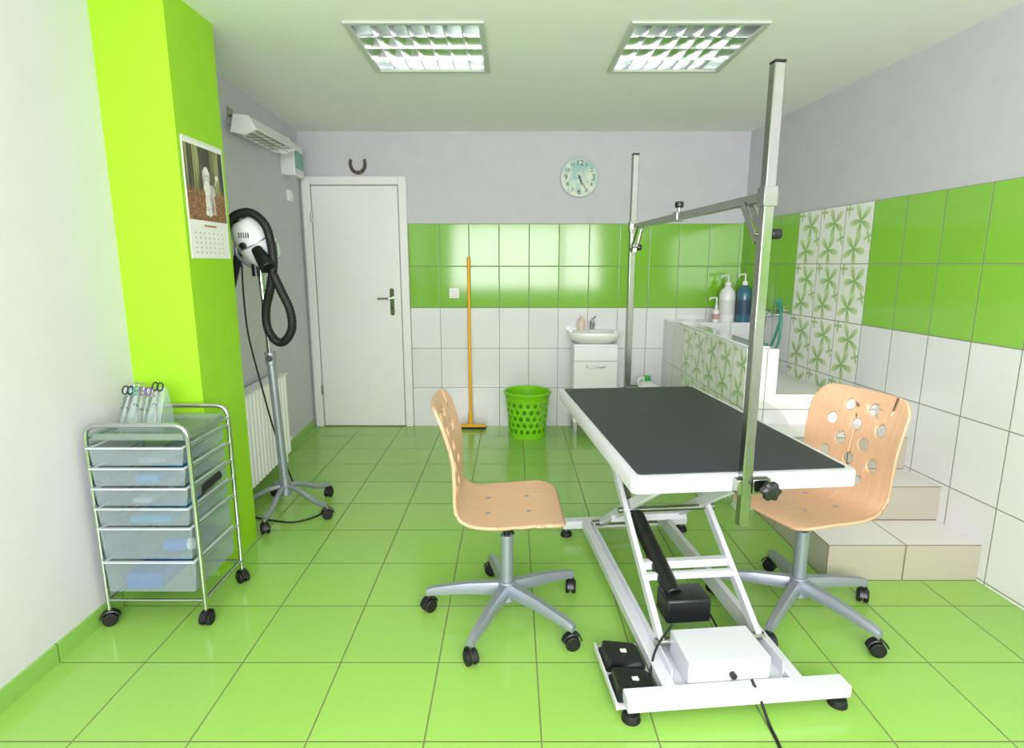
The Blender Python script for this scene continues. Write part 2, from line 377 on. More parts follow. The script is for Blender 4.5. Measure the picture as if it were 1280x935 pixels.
# ------------------------------------------------------------ heater lamp + switch box + thermostat
gh=G('infrared_heater',(-1.5,3.7,2.09),absolute=True)
hxx=xl(3.7)+.115
# hood: trapezoid shell opening downwards/outwards
hood=[(hxx-.035,2.165),(hxx+.045,2.155),(hxx+.085,2.085),(hxx+.079,2.082),(hxx+.040,2.147),(hxx-.028,2.157),(hxx-.052,2.072),(hxx-.058,2.075)]
prism('hood',hood,3.42,3.97,gh,enamel,.002,axis='Y')
cap=[(hxx-.037,2.167),(hxx+.047,2.157),(hxx+.088,2.083),(hxx+.02,2.055),(hxx-.062,2.070)]
prism('end_cap_0',cap,3.395,3.42,gh,enamel,.004,axis='Y'); prism('end_cap_1',cap,3.97,3.995,gh,enamel,.004,axis='Y')
cyl('heating_tube',(hxx+.005,3.42,2.105),(hxx+.005,3.97,2.105),.017,gh,mat('quartz_tube',(238,238,234),.15))
boxes('guard_wires',[(hxx-.05,hxx+.082,3.49+.08*i,3.492+.08*i,2.074,2.077) for i in range(6)]+[(hxx-.02,hxx-.018,3.42,3.97,2.070,2.073),(hxx+.04,hxx+.042,3.42,3.97,2.070,2.073)],gh,steel)
for i,y in enumerate((3.5,3.88)):
    bar('mount_arm_%d'%i,(xl(y)+.002,y,2.18),(hxx,y,2.162),.02,.012,gh,steel)
    box('mount_plate_%d'%i,xl(y)-.004,xl(y)+.008,y-.03,y+.03,2.13,2.22,gh,steel,.002)
ge=G('switch_box',(-1.62,4.45,2.08),absolute=True)
prism('enclosure',[(xl(4.34)-.003,4.34),(xl(4.34)+.10,4.34),(xl(4.56)+.10,4.56),(xl(4.56)-.003,4.56)],1.98,2.2,ge,enamel,.008)
prism('window_cover',[(xl(4.36)+.10,4.36),(xl(4.36)+.108,4.36),(xl(4.54)+.108,4.54),(xl(4.54)+.10,4.54)],2.03,2.15,ge,mat('smoked_teal',(95,165,150),.15),.003)
tube('conduit',[(hxx-.03,3.99,2.13),(xl(4.1)+.04,4.15,2.16),(xl(4.3)+.04,4.345,2.12)],.007,ge,plastic_w)
gt=G('thermostat',(-1.65,4.47,1.85),absolute=True)
prism('body',[(xl(4.43)-.003,4.43),(xl(4.43)+.022,4.43),(xl(4.51)+.022,4.51),(xl(4.51)-.003,4.51)],1.81,1.89,gt,plastic_w,.005)
cyl('dial',(xl(4.47)+.02,4.47,1.845),(xl(4.47)+.03,4.47,1.845),.02,gt,enamel)

# ------------------------------------------------------------ horseshoe
go=G('horseshoe',(-1.21,YB,2.13),absolute=True)
rng=[]
for i in range(25):
    a=math.radians(150+240*i/24)
    R=.058; 
    cxh=-1.21+R*math.cos(a)*(1.0); cz=2.125+R*1.15*math.sin(a)
    n=Vector((math.cos(a),0,math.sin(a)))
    w=.014-.003*abs(i-12)/12
    rng.append([Vector((cxh,YB-.004,cz))+n*(s*w)+Vector((0,t*.008,0)) for (s,t) in ((-1,0.5),(1,0.5),(1,-1),(-1,-1))])
loft('shoe',rng,go,mat('iron_old',(90,80,74),.5,.6,noise=.2,nscale=60))
for i in range(6):
    a=math.radians(175+190*i/5); p=Vector((-1.21+.058*math.cos(a),YB-.0125,2.125+.067*math.sin(a))); cyl('nail_%d'%i,p,p+Vector((0,-.002,0)),.003,go,steel,seg=8)

# ------------------------------------------------------------ clock
gk=G('wall_clock',(.53,YB,2.02),absolute=True)
kx,kz=.53,2.02; ky=YB
RY=Matrix.Rotation(pi/2,4,'X')
RYi=Matrix.Rotation(pi/2,3,'X')
lathe('rim',[(.15,0),(.152,.02),(.147,.03),(.14,.03),(.139,.022)],(kx,ky,kz),gk,mat('clock_rim',(200,212,210),.25),tilt=RYi,seg=48)
fm=D.materials.new('clock_face'); fm.use_nodes=True; nt=fm.node_tree; nz=nt.nodes.new('ShaderNodeTexNoise'); nz.inputs['Scale'].default_value=14
geo=nt.nodes.new('ShaderNodeNewGeometry'); nt.links.new(geo.outputs['Position'],nz.inputs['Vector']); rp=nt.nodes.new('ShaderNodeValToRGB'); nt.links.new(nz.outputs['Fac'],rp.inputs[0])
rp.color_ramp.elements[0].position=.4; rp.color_ramp.elements[0].color=lin((160,198,195)); rp.color_ramp.elements[1].position=.62; rp.color_ramp.elements[1].color=lin((222,228,208)); nt.links.new(rp.outputs[0],nt.nodes['Principled BSDF'].inputs['Base Color'])
cyl('face',(kx,ky-.018,kz),(kx,ky-.0235,kz),.14,gk,fm,seg=48)
for h in range(1,13):
    a=pi/2-2*pi*h/12; R=.108
    text('numeral_%d'%h,str(h),.062 if h in(12,3,6,9) else .04,Matrix.Translation((kx+R*math.cos(a),ky-.0242,kz+R*math.sin(a)))@RY,gk,dark)
def hand(n,a,L,w):
    a=math.radians(90-a); d=Vector((math.cos(a),0,math.sin(a))); p=Vector((kx,ky-.026,kz)); bar(n,p-d*.02,p+d*L,w,w,gk,dark,0)
hand('hour_hand',165,.06,.006); hand('minute_hand',150,.09,.004); cyl('hub',(kx,ky-.024,kz),(kx,ky-.03,kz),.008,gk,dark)

# ------------------------------------------------------------ switch
gs=G('light_switch',(-.47,YB-.008,1.12),absolute=True)
prism('plate',rrect(.082,.082,.008,4,-.47,1.12),YB-.018,YB-.008,gs,plastic_w,.003,axis='Y')
prism('rocker',rrect(.05,.05,.004,3,-.47,1.12),YB-.022,YB-.018,gs,enamel,.002,axis='Y')
# ------------------------------------------------------------ floor squeegee
gq=G('floor_squeegee',(-.345,4.66,0),absolute=True)
cyl('handle',(-.345,4.68,.06),(-.35,4.755,1.40),.0125,gq,yellow,bevel=.004)
cyl('grip',(-.3495,4.7485,1.30),(-.35,4.7555,1.41),.0145,gq,yellow,bevel=.005)
cyl('socket',(-.345,4.676,.03),(-.345,4.682,.14),.018,gq,yellow)
box('head',-.47,-.22,4.655,4.695,.018,.04,gq,yellow,.006)
box('blade',-.475,-.215,4.662,4.686,0,.02,gq,blackr,.002)

# ------------------------------------------------------------ laundry basket
gb=G('laundry_basket',(.122,4.5,0))
NA,NR=18,5; vs=[];fs=[]
def bp(u,v):
    a=2*pi*u/NA; z=.035+v*.265; r=.142+.033*((z)/.34); return (r*math.cos(a),r*math.sin(a),z)
for r in range(NR):
    off=.5*(r%2)
    for c in range(NA):
        k=len(vs); u0=c+off; v0=r/NR; dv=1/NR
        outer=[(0,0),(.5,0),(1,0),(1,.5),(1,1),(.5,1),(0,1),(0,.5)]
        for (a,b) in outer: vs.append(bp(u0+a,v0+b*dv))
        for (a,b) in outer:
            dx,dy=a-.5,b-.5; l=math.hypot(dx,dy); vs.append(bp(u0+.5+dx/l*.32,v0+(.5+dy/l*.38)*dv))
        for i in range(8): fs.append((k+i,k+(i+1)%8,k+8+(i+1)%8,k+8+i))
me=D.meshes.new('perforated_body'); me.from_pydata(vs,[],fs); bm=bmesh.new(); bm.from_mesh(me); bmesh.ops.remove_doubles(bm,verts=bm.verts,dist=.001); bmesh.ops.recalc_face_normals(bm,faces=bm.faces); bm.to_mesh(me); bm.free()
o=finish(me,'perforated_body',gb,limep,ang=80); s=o.modifiers.new('ss','SUBSURF'); s.levels=1; s.render_levels=1; s=o.modifiers.new('s','SOLIDIFY'); s.thickness=.003
def rr(z): return .142+.033*(z/.34)
lathe('bottom_band',[(0.01,.003),(rr(0)-.004,.003),(rr(0)-.004,.04),(rr(.04)+.001,.04),(rr(0)+.001,0),(0.01,0)],(0,0,0),gb,limep,cap=True)
lathe('top_band',[(rr(.295)-.002,.295),(rr(.295)+.002,.295),(rr(.345)+.003,.345),(rr(.35)+.013,.352),(rr(.35)+.013,.365),(rr(.35)+.004,.37),(rr(.35)-.004,.365),(rr(.345)-.003,.345),(rr(.295)-.002,.295)],(0,0,0),gb,limep,cap=False,cap1=False)

# ------------------------------------------------------------ washbasin cabinet
gv=G('washbasin_cabinet',(.655,4.77,0),absolute=True)
cx0,cx1,cy0,cy1=.485,.83,4.49,4.772
boxes('carcass',[(cx0,cx1,cy0+.018,cy1,.10,.735)],gv,enamel,.002)
box('drawer_front',cx0+.002,cx1-.002,cy0,cy0+.018,.605,.715,gv,plastic_w,.004)
box('door_front',cx0+.002,cx1-.002,cy0,cy0+.018,.105,.598,gv,plastic_w,.004)
boxes('plinth_legs',[(cx0+.01,cx0+.04,cy0+.03,cy0+.06,0,.1),(cx1-.04,cx1-.01,cy0+.03,cy0+.06,0,.1),(cx0+.01,cx0+.04,cy1-.05,cy1-.02,0,.1),(cx1-.04,cx1-.01,cy1-.05,cy1-.02,0,.1)],gv,steel,.002)
tube('door_handle',fillet([(.585,cy0,.565),(.59,cy0-.025,.56),(.725,cy0-.025,.56),(.73,cy0,.565)],.02),.0055,gv,chrome,False)
def dring(w,dfront,yb,z,n=20):
    pts=[]
    for i in range(n+1):
        a=pi+pi*i/n; ca=math.cos(a); sa=math.sin(a)
        x=.655+w*math.copysign(abs(ca)**.7,ca); y=yb-.16-dfront*abs(sa)**.7
        pts.append(Vector((x,y,z)))
    pts=pts+[Vector((.655+w,yb-.05,z)),Vector((.655+w,yb,z)),Vector((.655,yb,z)),Vector((.655-w,yb,z)),Vector((.655-w,yb-.05,z))]
    return pts
def bring(w,d,z,n=25):
    base=dring(.2,.17,4.772,z)
    c=Vector((.655,4.56,z))
    return [c+Vector(((p.x-.655)*w/.2,(p.y-c.y)*d,0)) for p in [Vector((q.x,min(q.y,4.70),z)) for q in base]]
rings=[dring(.15,.10,4.772,.735),dring(.185,.15,4.772,.77),dring(.2,.17,4.772,.79),dring(.203,.175,4.772,.82),dring(.199,.17,4.771,.828),
 bring(.17,.82,.826),bring(.16,.75,.815),bring(.13,.6,.76),bring(.06,.28,.74)]
loft('basin',rings,gv,ceramic,ang=60)
cyl('tap_body',(.655,4.735,.826),(.655,4.735,.90),.02,gv,chrome,bevel=.004)
tube('tap_spout',[(.655,4.735,.875),(.655,4.69,.89),(.655,4.64,.875)],.011,gv,chrome)
tube('tap_lever',[(.655,4.735,.90),(.66,4.73,.915),(.675,4.69,.935)],.007,gv,chrome)
gsb=G('soap_dispenser',(.565,4.72,.828),absolute=True)
lathe('bottle',[(.001,.828),(.028,.828),(.03,.84),(.03,.895),(.02,.915),(.01,.92),(.01,.935),(.001,.935)],(.565,4.72,0),gsb,mat('soap_cream',(225,205,185),.3))
tube('pump',fillet([(.565,4.72,.93),(.565,4.72,.955),(.565,4.69,.955)],.006),.004,gsb,plastic_w,False)

# ------------------------------------------------------------ canister beside tub
gj=G('plastic_canister',(1.09,4.58,0),absolute=True)
jx=1.09
rings=[]
for (z,w,d) in ((0,.18,.15),(.01,.19,.16),(.36,.19,.16),(.40,.16,.12),(.43,.06,.06)):
    rings.append([Vector((x,y,z)) for (x,y) in rrect(w,d,.025 if w>.1 else .029,5,jx,4.58)])
loft('body',rings,gj,mat('hdpe',(225,232,225),.35))
cyl('cap',(jx,4.58,.43),(jx,4.58,.47),.027,gj,mat('cap_green',(60,170,90),.4),bevel=.004)
tube('grip',[(jx-.07,4.58,.40),(jx-.07,4.58,.44),(jx-.03,4.58,.455),(jx-.02,4.58,.43)],.01,gj,MC['hdpe'])

# ------------------------------------------------------------ dog bath with tiled surround
TH=.908; TX0=1.25; TY0=3.05
gu=G('dog_bathtub',(1.55,3.9,0),absolute=True)
xe=lambda y:xr(y)-.0085
def mprism(name,pts,z0,z1,g,ms):
    o=prism(name,pts,z0,z1,g,None); me=o.data
    for m_ in ms: me.materials.append(m_)
    for p in me.polygons:
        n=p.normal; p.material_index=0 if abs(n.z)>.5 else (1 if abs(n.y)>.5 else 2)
    return o
def mbox(name,x0,x1,y0,y1,z0,z1,g,ms): return mprism(name,[(x0,y0),(x1,y0),(x1,y1),(x0,y1)],z0,z1,g,ms)
def wbox(name,x0,y0,y1,z0,z1,g,ms): return mprism(name,[(x0,y0),(xe(y0),y0),(xe(y1),y1),(x0,y1)],z0,z1,g,ms)
ledge=mat('tub_ledge',(236,238,236),.15,noise=.01)
mbox('side_wall',TX0,TX0+.1,TY0,YB-.0085,0,TH,gu,[ledge,tub_x,wall_t])
mbox('end_wall',TX0+.1,TX0+.17,TY0,TY0+.1,0,TH,gu,[ledge,tub_x,wall_t])
wbox('back_ledge',TX0+.1,4.48,YB-.0085,0,TH,gu,[ledge,tub_x,wall_t])
wbox('platform',TX0+.1,TY0+.1,4.48,0,.60,gu,[ledge,tub_x,wall_t])
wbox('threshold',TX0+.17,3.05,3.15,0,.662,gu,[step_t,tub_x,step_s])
box('rim',TX0+.02,TX0+.13,TY0+.02,4.47,TH,TH+.012,gu,ceramic,.005)
prism('inner_lining',[(TX0+.1,TY0+.1),(TX0+.115,TY0+.1),(TX0+.115,4.48),(TX0+.1,4.48)],.6,TH,gu,ceramic)
g2=G('bath_mixer_tap',(xe(4.2),4.2,1.02),absolute=True)
xw=xe(4.2)
cyl('body',(xw-.06,4.10,1.0),(xw-.06,4.30,1.0),.021,g2,chrome,bevel=.004)
for i,y in enumerate((4.13,4.27)): cyl('union_%d'%i,(xw-.06,y,1.0),(xw+.006,y,1.0),.016,g2,chrome)
tube('lever',[(xw-.06,4.2,1.02),(xw-.08,4.2,1.05),(xw-.14,4.2,1.07)],.009,g2,chrome)
tube('hose',[(xw-.06,4.2,.985),(xw-.07,4.19,.85),(xw-.09,4.1,.76),(xw-.10,3.98,.80),(xw-.08,3.93,.95),(xw-.06,3.96,1.03),(xw-.05,4.02,1.05)],.009,g2,teal_m)
tube('hose_loop',[(xw-.07,4.0,1.06),(xw-.09,3.9,1.05),(xw-.1,3.86,.95),(xw-.1,3.88,.82),(xw-.1,3.98,.75),(xw-.1,4.05,.8)],.009,g2,teal_m)
cyl('hand_shower',(xw-.05,4.0,1.04),(xw-.09,3.94,1.11),.02,g2,teal_m)
cyl('shower_hook',(xw+.004,4.0,1.04),(xw-.05,4.0,1.04),.008,g2,chrome)
def pump_bottle(name,x,y,z,r,h,body,head,label=None):
    g=G(name,(x,y,z))
    lathe('body',[(.001,0),(r*.94,0),(r,.01),(r,h*.78),(r*.85,h*.9),(r*.35,h),(r*.35,h+.015),(.001,h+.015)],(0,0,0),g,body)
    if label: lathe('label',[(r+.0008,h*.2),(r+.0008,h*.62)],(0,0,0),g,label,cap=False,cap1=False)
    cyl('collar',(0,0,h+.005),(0,0,h+.035),r*.4,g,head)
    cyl('stem',(0,0,h+.03),(0,0,h+.075),.006,g,head)
    tube('nozzle',fillet([(0,0,h+.07),(0,0,h+.088),(-.055,-.02,h+.085),(-.062,-.022,h+.07)],.012),.007,g,head,False)
    return g
pump_bottle('shampoo_bottle',1.70,4.61,TH,.062,.27,plastic_w,plastic_w,mat('label_pale',(215,218,215),.5))
pump_bottle('shampoo_bottle.001',1.805,4.54,TH,.053,.28,mat('blue_bottle',(60,110,135),.2),plastic_w,mat('label_navy',(50,75,100),.5))
pump_bottle('shampoo_bottle.002',1.60,4.56,TH,.026,.10,plastic_w,plastic_w,mat('label_pink',(200,150,150),.5))

# ------------------------------------------------------------ steps
gst=G('tiled_steps',(1.7,2.7,0),absolute=True)
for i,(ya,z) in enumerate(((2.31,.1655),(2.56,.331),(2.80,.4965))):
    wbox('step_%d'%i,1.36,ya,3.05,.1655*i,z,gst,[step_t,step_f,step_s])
# ------------------------------------------------------------ casters
def caster(g,x,y,n,r=.026,top=.075,a=0,hood=black):
    ca,sa=math.cos(a),math.sin(a)
    for s in (-1,1):
        o=Vector((-sa,ca,0))
        p=Vector((x,y,r))+o*(s*.005); q=Vector((x,y,r))+o*(s*.021)
        cyl('wheel_%d_%s'%(n,'a' if s<0 else 'b'),p,q,r,g,blackr,seg=24,bevel=.004)
    rings=[]
    for k in range(9):
        t=math.radians(10+160*k/8); rr_=r+.006
        c=Vector((x,y,r))+Vector((ca,sa,0))*(rr_*math.cos(t))+Vector((0,0,rr_*math.sin(t))); n_=(Vector((ca,sa,0))*math.cos(t)+Vector((0,0,math.sin(t))))
        o=Vector((-sa,ca,0))
        rings.append([c+o*.014,c+n_*.004+o*.012,c+n_*.004-o*.012,c-o*.014])
    loft('hood_%d'%n,rings,g,hood)
    cyl('caster_stem_%d'%n,(x,y,r*1.6),(x,y,top),.008,g,hood if hood!=black else steel)

# ------------------------------------------------------------ chairs
wm=D.materials.new('beech_veneer'); wm.use_nodes=True; nt=wm.node_tree; b=nt.nodes['Principled BSDF']
tc=nt.nodes.new('ShaderNodeTexCoord'); mp=nt.nodes.new('ShaderNodeMapping'); mp.inputs['Scale'].default_value=(3,110,3); nt.links.new(tc.outputs['Object'],mp.inputs[0])
nz=nt.nodes.new('ShaderNodeTexNoise'); nz.inputs['Scale'].default_value=1.5; nz.inputs['Detail'].default_value=6; nt.links.new(mp.outputs[0],nz.inputs['Vector'])
rp=nt.nodes.new('ShaderNodeValToRGB'); nt.links.new(nz.outputs['Fac'],rp.inputs[0]); rp.color_ramp.elements[0].position=.3; rp.color_ramp.elements[0].color=lin((208,164,132)); rp.color_ramp.elements[1].position=.7; rp.color_ramp.elements[1].color=lin((220,179,147))
nt.links.new(rp.outputs[0],b.inputs['Base Color']); b.inputs['Roughness'].default_value=.38
ZL=-.015
ctrl=[(.205,0,.452),(.185,0,.466),(.13,0,.474),(.03,0,.468),(-.07,0,.464),(-.13,0,.470),(-.168,0,.495),(-.185,0,.54),(-.195,0,.62),(-.212,0,.72),(-.24,0,.82),(-.265,0,.89)]
ctrl=[(a,b_,c_+ZL) for a,b_,c_ in ctrl]
raw=catmull(ctrl,16)
L=[0]
for a,b2 in zip(raw,raw[1:]): L.append(L[-1]+(b2-a).length)
TLEN=L[-1]; PR=[]
j=0
for k in range(161):
    s=TLEN*k/160
    while j<len(L)-2 and L[j+1]<s: j+=1
    t=(s-L[j])/max(1e-9,L[j+1]-L[j]); PR.append(raw[j].lerp(raw[j+1],min(1,t)))
def prof(s):
    f=s/TLEN*(len(PR)-1); i=min(int(f),len(PR)-2); t=f-i
    return PR[i].lerp(PR[i+1],t)
def chair(name,loc,rot,legrot):
    g=G(name,loc,rot)
    W=.208
    hw=lambda s: W if s<.26 else (W-.018*math.sin(min(1,(s-.26)/.14)*pi/2) if s<.42 else W-.018+.012*min(1,(s-.42)/.2))
    out=[]
    R=.075
    def corner(cs,ct,a0,a1,R,n=8):
        return [(cs+R*math.cos(math.radians(a0+(a1-a0)*i/n)),ct+R*math.sin(math.radians(a0+(a1-a0)*i/n))) for i in range(n+1)]
    out+=corner(R,-W+R,180,270,R)
    ss=[R+.02+i*(TLEN-2*R-.04)/24 for i in range(25)]
    out+=[(s,-hw(s)) for s in ss]
    w2=hw(TLEN)
    out+=corner(TLEN-R,-w2+R,270,360,R)+corner(TLEN-R,w2-R,0,90,R)
    out+=[(s,hw(s)) for s in reversed(ss)]
    out+=corner(R,W-R,90,180,R)
    holes=[]
    top=TLEN-.07
    rows=[(0,(-.05,.05)),(.068,(-.105,0,.105)),(.136,(-.05,.05)),(.204,(-.105,0,.105)),(.272,(-.05,.05))]
    for (ds,ts) in rows:
        for t in ts: holes.append((top-ds,t))
    cu=D.curves.new('c','CURVE'); cu.dimensions='2D'; cu.fill_mode='BOTH'; cu.extrude=0
    def sp(pts):
        s=cu.splines.new('POLY'); s.points.add(len(pts)-1); s.use_cyclic_u=True
        for i,p in enumerate(pts): s.points[i].co=(p[0],p[1],0,1)
    sp(out)
    for (hs,ht) in holes: sp([(hs+.023*math.cos(2*pi*i/24),ht+.023*math.sin(2*pi*i/24)) for i in range(24)])
    o=D.objects.new('tmp',cu); SC.collection.objects.link(o); bpy.context.view_layer.update()
    me=D.meshes.new_from_object(o.evaluated_get(bpy.context.evaluated_depsgraph_get())); D.objects.remove(o)
    bm=bmesh.new(); bm.from_mesh(me); bmesh.ops.remove_doubles(bm,verts=bm.verts,dist=1e-5)
    for k in range(1,60):
        bmesh.ops.bisect_plane(bm,geom=bm.verts[:]+bm.edges[:]+bm.faces[:],plane_co=(TLEN*k/60,0,0),plane_no=(1,0,0))
    for k in range(-5,6):
        bmesh.ops.bisect_plane(bm,geom=bm.verts[:]+bm.edges[:]+bm.faces[:],plane_co=(0,k*.037,0),plane_no=(0,1,0))
    for v in bm.verts:
        s,t=v.co.x,v.co.y; p=prof(max(0,min(TLEN,s)))
        k=max(0,min(1,(s-.4)/.2)); dish=.028*(t/W)**2
        up=Vector((0,0,1))*(1-k)*dish*.35+Vector((1,0,.1))*k*dish
        v.co=p+Vector((0,t,0))+up
    bmesh.ops.recalc_face_normals(bm,faces=bm.faces)
    bm.to_mesh(me); bm.free()
    o=finish(me,'seat_shell',g,wm,ang=60); sm=o.modifiers.new('s','SOLIDIFY'); sm.thickness=.011; sm.offset=0
    for i,(x,y) in enumerate(((-.07,-.07),(-.07,.07),(.08,-.07),(.08,.07))):
        zz=.4745+ZL+(.004 if x>0 else -.002); cyl('bolt_%d'%i,(x,y,zz-.006),(x,y,zz+.001),.008,g,galv,seg=16)
    boxes('seat_plate',[(-.085,.095,-.085,.085,.452+ZL,.461+ZL)],g,galv,.003)
    cyl('mechanism',(0,0,.395),(0,0,.452+ZL),.03,g,black,r2=.04)
    tube('height_lever',[(0,0,.42),(.0,-.08,.425),(.02,-.16,.42)],.005,g,black)
    cyl('gas_rod',(0,0,.27),(0,0,.41),.014,g,black)
    cyl('gas_column',(0,0,.10),(0,0,.34),.025,g,galv,bevel=.003)
    cyl('hub',(0,0,.075),(0,0,.15),.045,g,galv,r2=.034,bevel=.004)
    for k in range(5):
        a=legrot-rot+2*pi*k/5; d=Vector((math.cos(a),math.sin(a),0)); n=Vector((-d.y,d.x,0))
        rings=[]
        for (r,z,w,h) in ((.02,.115,.024,.03),(.16,.107,.02,.024),(.29,.088,.017,.018),(.318,.08,.014,.014)):
            c=d*r+Vector((0,0,z)); rings.append([c+n*w*.6+Vector((0,0,h)),c+n*w+Vector((0,0,h*.2)),c+n*w-Vector((0,0,h*.6)),c-n*w-Vector((0,0,h*.6)),c-n*w+Vector((0,0,h*.2)),c-n*w*.6+Vector((0,0,h))])
        loft('leg_%d'%k,rings,g,galv,ang=50)
        caster(g,d.x*.31,d.y*.31,k,r=.027,top=.08,a=a+.9)
    return g
chair('swivel_chair',(-.02,2.06,0),math.radians(1.5),math.radians(31))
chair('swivel_chair.001',(1.125,2.09,0),math.radians(200),math.radians(12))

# ------------------------------------------------------------ grooming table
ga=G('grooming_table',(.625,2.22,0),math.radians(5.4))
TW,TLn=.688,1.222; ZT=.75
wf=mat('powdercoat_white',(218,220,228),.3,noise=.01)
def rr3(w,l,r,z): return [Vector((x+.004,y-.008,z)) for (x,y) in rrect(w,l,r,6)]
loft('top_frame',[rr3(TW-.02,TLn-.02,.015,ZT-.052),rr3(TW-.004,TLn-.004,.018,ZT-.05),rr3(TW,TLn,.02,ZT-.044),rr3(TW,TLn,.02,ZT-.006),rr3(TW-.008,TLn-.008,.018,ZT),rr3(TW-.05,TLn-.05,.01,ZT)],ga,wf,ang=45)
mm=mat('mat_black',(46,49,58),.5,noise=.12,nscale=60,bump=.6,bscale=500)
loft('rubber_mat',[rr3(TW-.045,TLn-.045,.015,ZT-.002),rr3(TW-.045,TLn-.045,.015,ZT+.003),rr3(TW-.049,TLn-.049,.013,ZT+.004)],ga,mm,ang=45)
boxes('under_rails',[(-.215,-.185,-.5,.5,.655,.698),(.185,.215,-.5,.5,.655,.698),(-.185,.185,-.48,-.45,.66,.698),(-.185,.185,.45,.48,.66,.698)],ga,wf,.002)
for s in (-1,1):
    x=s*.17
    bar('scissor_arm_a%d'%s,(x,-.46,.105),(x,.42,.65),.02,.042,ga,wf,.004)
    x=s*.145
    bar('scissor_arm_b%d'%s,(x,-.40,.65),(x,.46,.105),.02,.042,ga,wf,.004)
cyl('pivot_axle',(-.2,-.01,.379),(.2,-.01,.379),.012,ga,steel)
cyl('axle_near',(-.19,-.46,.105),(.19,-.46,.105),.014,ga,steel); cyl('axle_far',(-.19,.46,.105),(.19,.46,.105),.014,ga,steel)
cyl('axle_top_near',(-.2,-.40,.645),(.2,-.40,.645),.012,ga,steel); cyl('axle_top_far',(-.2,.42,.645),(.2,.42,.645),.012,ga,steel)
bar('cross_link',(-.17,-.22,.255),(.17,-.22,.255),.03,.03,ga,wf)
bar('cross_link_2',(-.17,.2,.25),(.17,.2,.25),.03,.03,ga,wf)
boxes('base_rails',[(-.225,-.185,-.64,.53,.045,.085),(.185,.225,-.64,.53,.045,.085)],ga,wf,.003)
boxes('base_inner_rails',[(-.185,-.18,-.6,.5,.045,.11),(.18,.185,-.6,.5,.045,.11)],ga,wf)
box('base_crossbar_near',-.35,.35,-.695,-.635,.045,.085,ga,wf,.004)
box('base_crossbar_far',-.32,.32,.52,.575,.045,.085,ga,wf,.004)
box('base_plate_near',-.18,.18,-.635,-.40,.05,.062,ga,wf)
box('pedal_tray',-.37,-.225,-.66,-.37,.03,.04,ga,wf,.002)
boxes('pedal_tray_lip',[(-.375,-.37,-.66,-.37,.03,.052)],ga,wf)
for i,(x,y) in enumerate(((-.33,-.665),(.33,-.665),(-.3,.548),(.3,.548))):
    cyl('foot_%d'%i,(x,y,0),(x,y,.024),.03,ga,blackr,r2=.025,bevel=.004); cyl('foot_stem_%d'%i,(x,y,.02),(x,y,.046),.01,ga,steel)
box('control_box',-.14,.125,-.625,-.46,.062,.15,ga,wf,.005)
cyl('cable_gland',(.0,-.625,.1),(.0,-.64,.1),.01,ga,black)
cyl('actuator_tube',(-.13,-.02,.36),(-.085,-.34,.20),.032,ga,black,bevel=.005)
cyl('actuator_rod',(-.13,-.02,.36),(-.14,.12,.43),.012,ga,steel)
box('actuator_motor',-.13,.03,-.40,-.29,.125,.215,ga,black,.01)
bar('actuator_bracket',(-.17,-.27,.235),(.17,-.27,.235),.02,.025,ga,wf)
PY={-1:-.634,1:.62}; PX={-1:-.012,1:.008}
for nm,s in (('near',-1),('far',1)):
    y=PY[s]; px=PX[s]; zb=.60 if s<0 else .66
    bar('post_%s'%nm,(px,y,zb),(px,y,1.85),.03,.03,ga,steel,.003)
    box('post_cap_%s'%nm,px-.0155,px+.0155,y-.0155,y+.0155,1.85,1.856,ga,black,.002)
    boxes('clamp_%s'%nm,[(px-.03,px-.0155,y-.018,y+.018,ZT-.05,ZT-.005),(px+.0155,px+.07,y-.018,y+.018,ZT-.05,ZT-.005)],ga,steel,.002)
    c=Vector((px+.052,y+.018*s,ZT-.028))
    cyl('clamp_screw_%s'%nm,c,c+Vector((0,s*.02,0)),.006,ga,steel)
    kr=[]
    for (r,zz) in ((.016,.018),(.026,.022),(.026,.038),(.018,.043)):
        kr.append([c+Vector(((r*(1+.12*math.cos(6*2*pi*i/36)))*math.cos(2*pi*i/36),s*zz,(r*(1+.12*math.cos(6*2*pi*i/36)))*math.sin(2*pi*i/36))) for i in range(36)])
    loft('clamp_knob_%s'%nm,kr,ga,black)
    boxes('sleeve_%s'%nm,[(px-.019,px-.0155,y-.018,y+.018,1.50,1.55),(px+.0155,px+.019,y-.018,y+.018,1.50,1.55),(px-.019,px+.019,y-.019,y-.0155,1.50,1.55),(px-.019,px+.019,y+.0155,y+.019,1.50,1.55)],ga,steel,.001)
    bar('brace_%s'%nm,(px+.012,y-s*.11,1.515),(px+.012,y-s*.018,1.41),.004,.022,ga,steel,.001)
    bar('brace_b_%s'%nm,(px-.012,y-s*.11,1.515),(px-.012,y-s*.018,1.41),.004,.022,ga,steel,.001)
    cyl('brace_pin_%s'%nm,(px-.02,y-s*.018,1.43),(px+.03,y-s*.018,1.43),.005,ga,steel)
    cyl('sleeve_knob_%s'%nm,(px+.015,y,1.43),(px+.045,y,1.43),.014,ga,black,bevel=.004)
bar('cross_arm',(PX[-1],-.616,1.525),(PX[1],.602,1.525),.022,.026,ga,steel,.002)
cyl('arm_screw',(0,.02,1.535),(0,.02,1.56),.005,ga,steel); cyl('arm_knob',(0,.02,1.558),(0,.02,1.58),.016,ga,black,bevel=.004)
box('arm_slider',-.017,.015,0,.04,1.508,1.543,ga,steel,.002)
gp=G('foot_pedal',(.625,2.22,.04),math.radians(5.4))
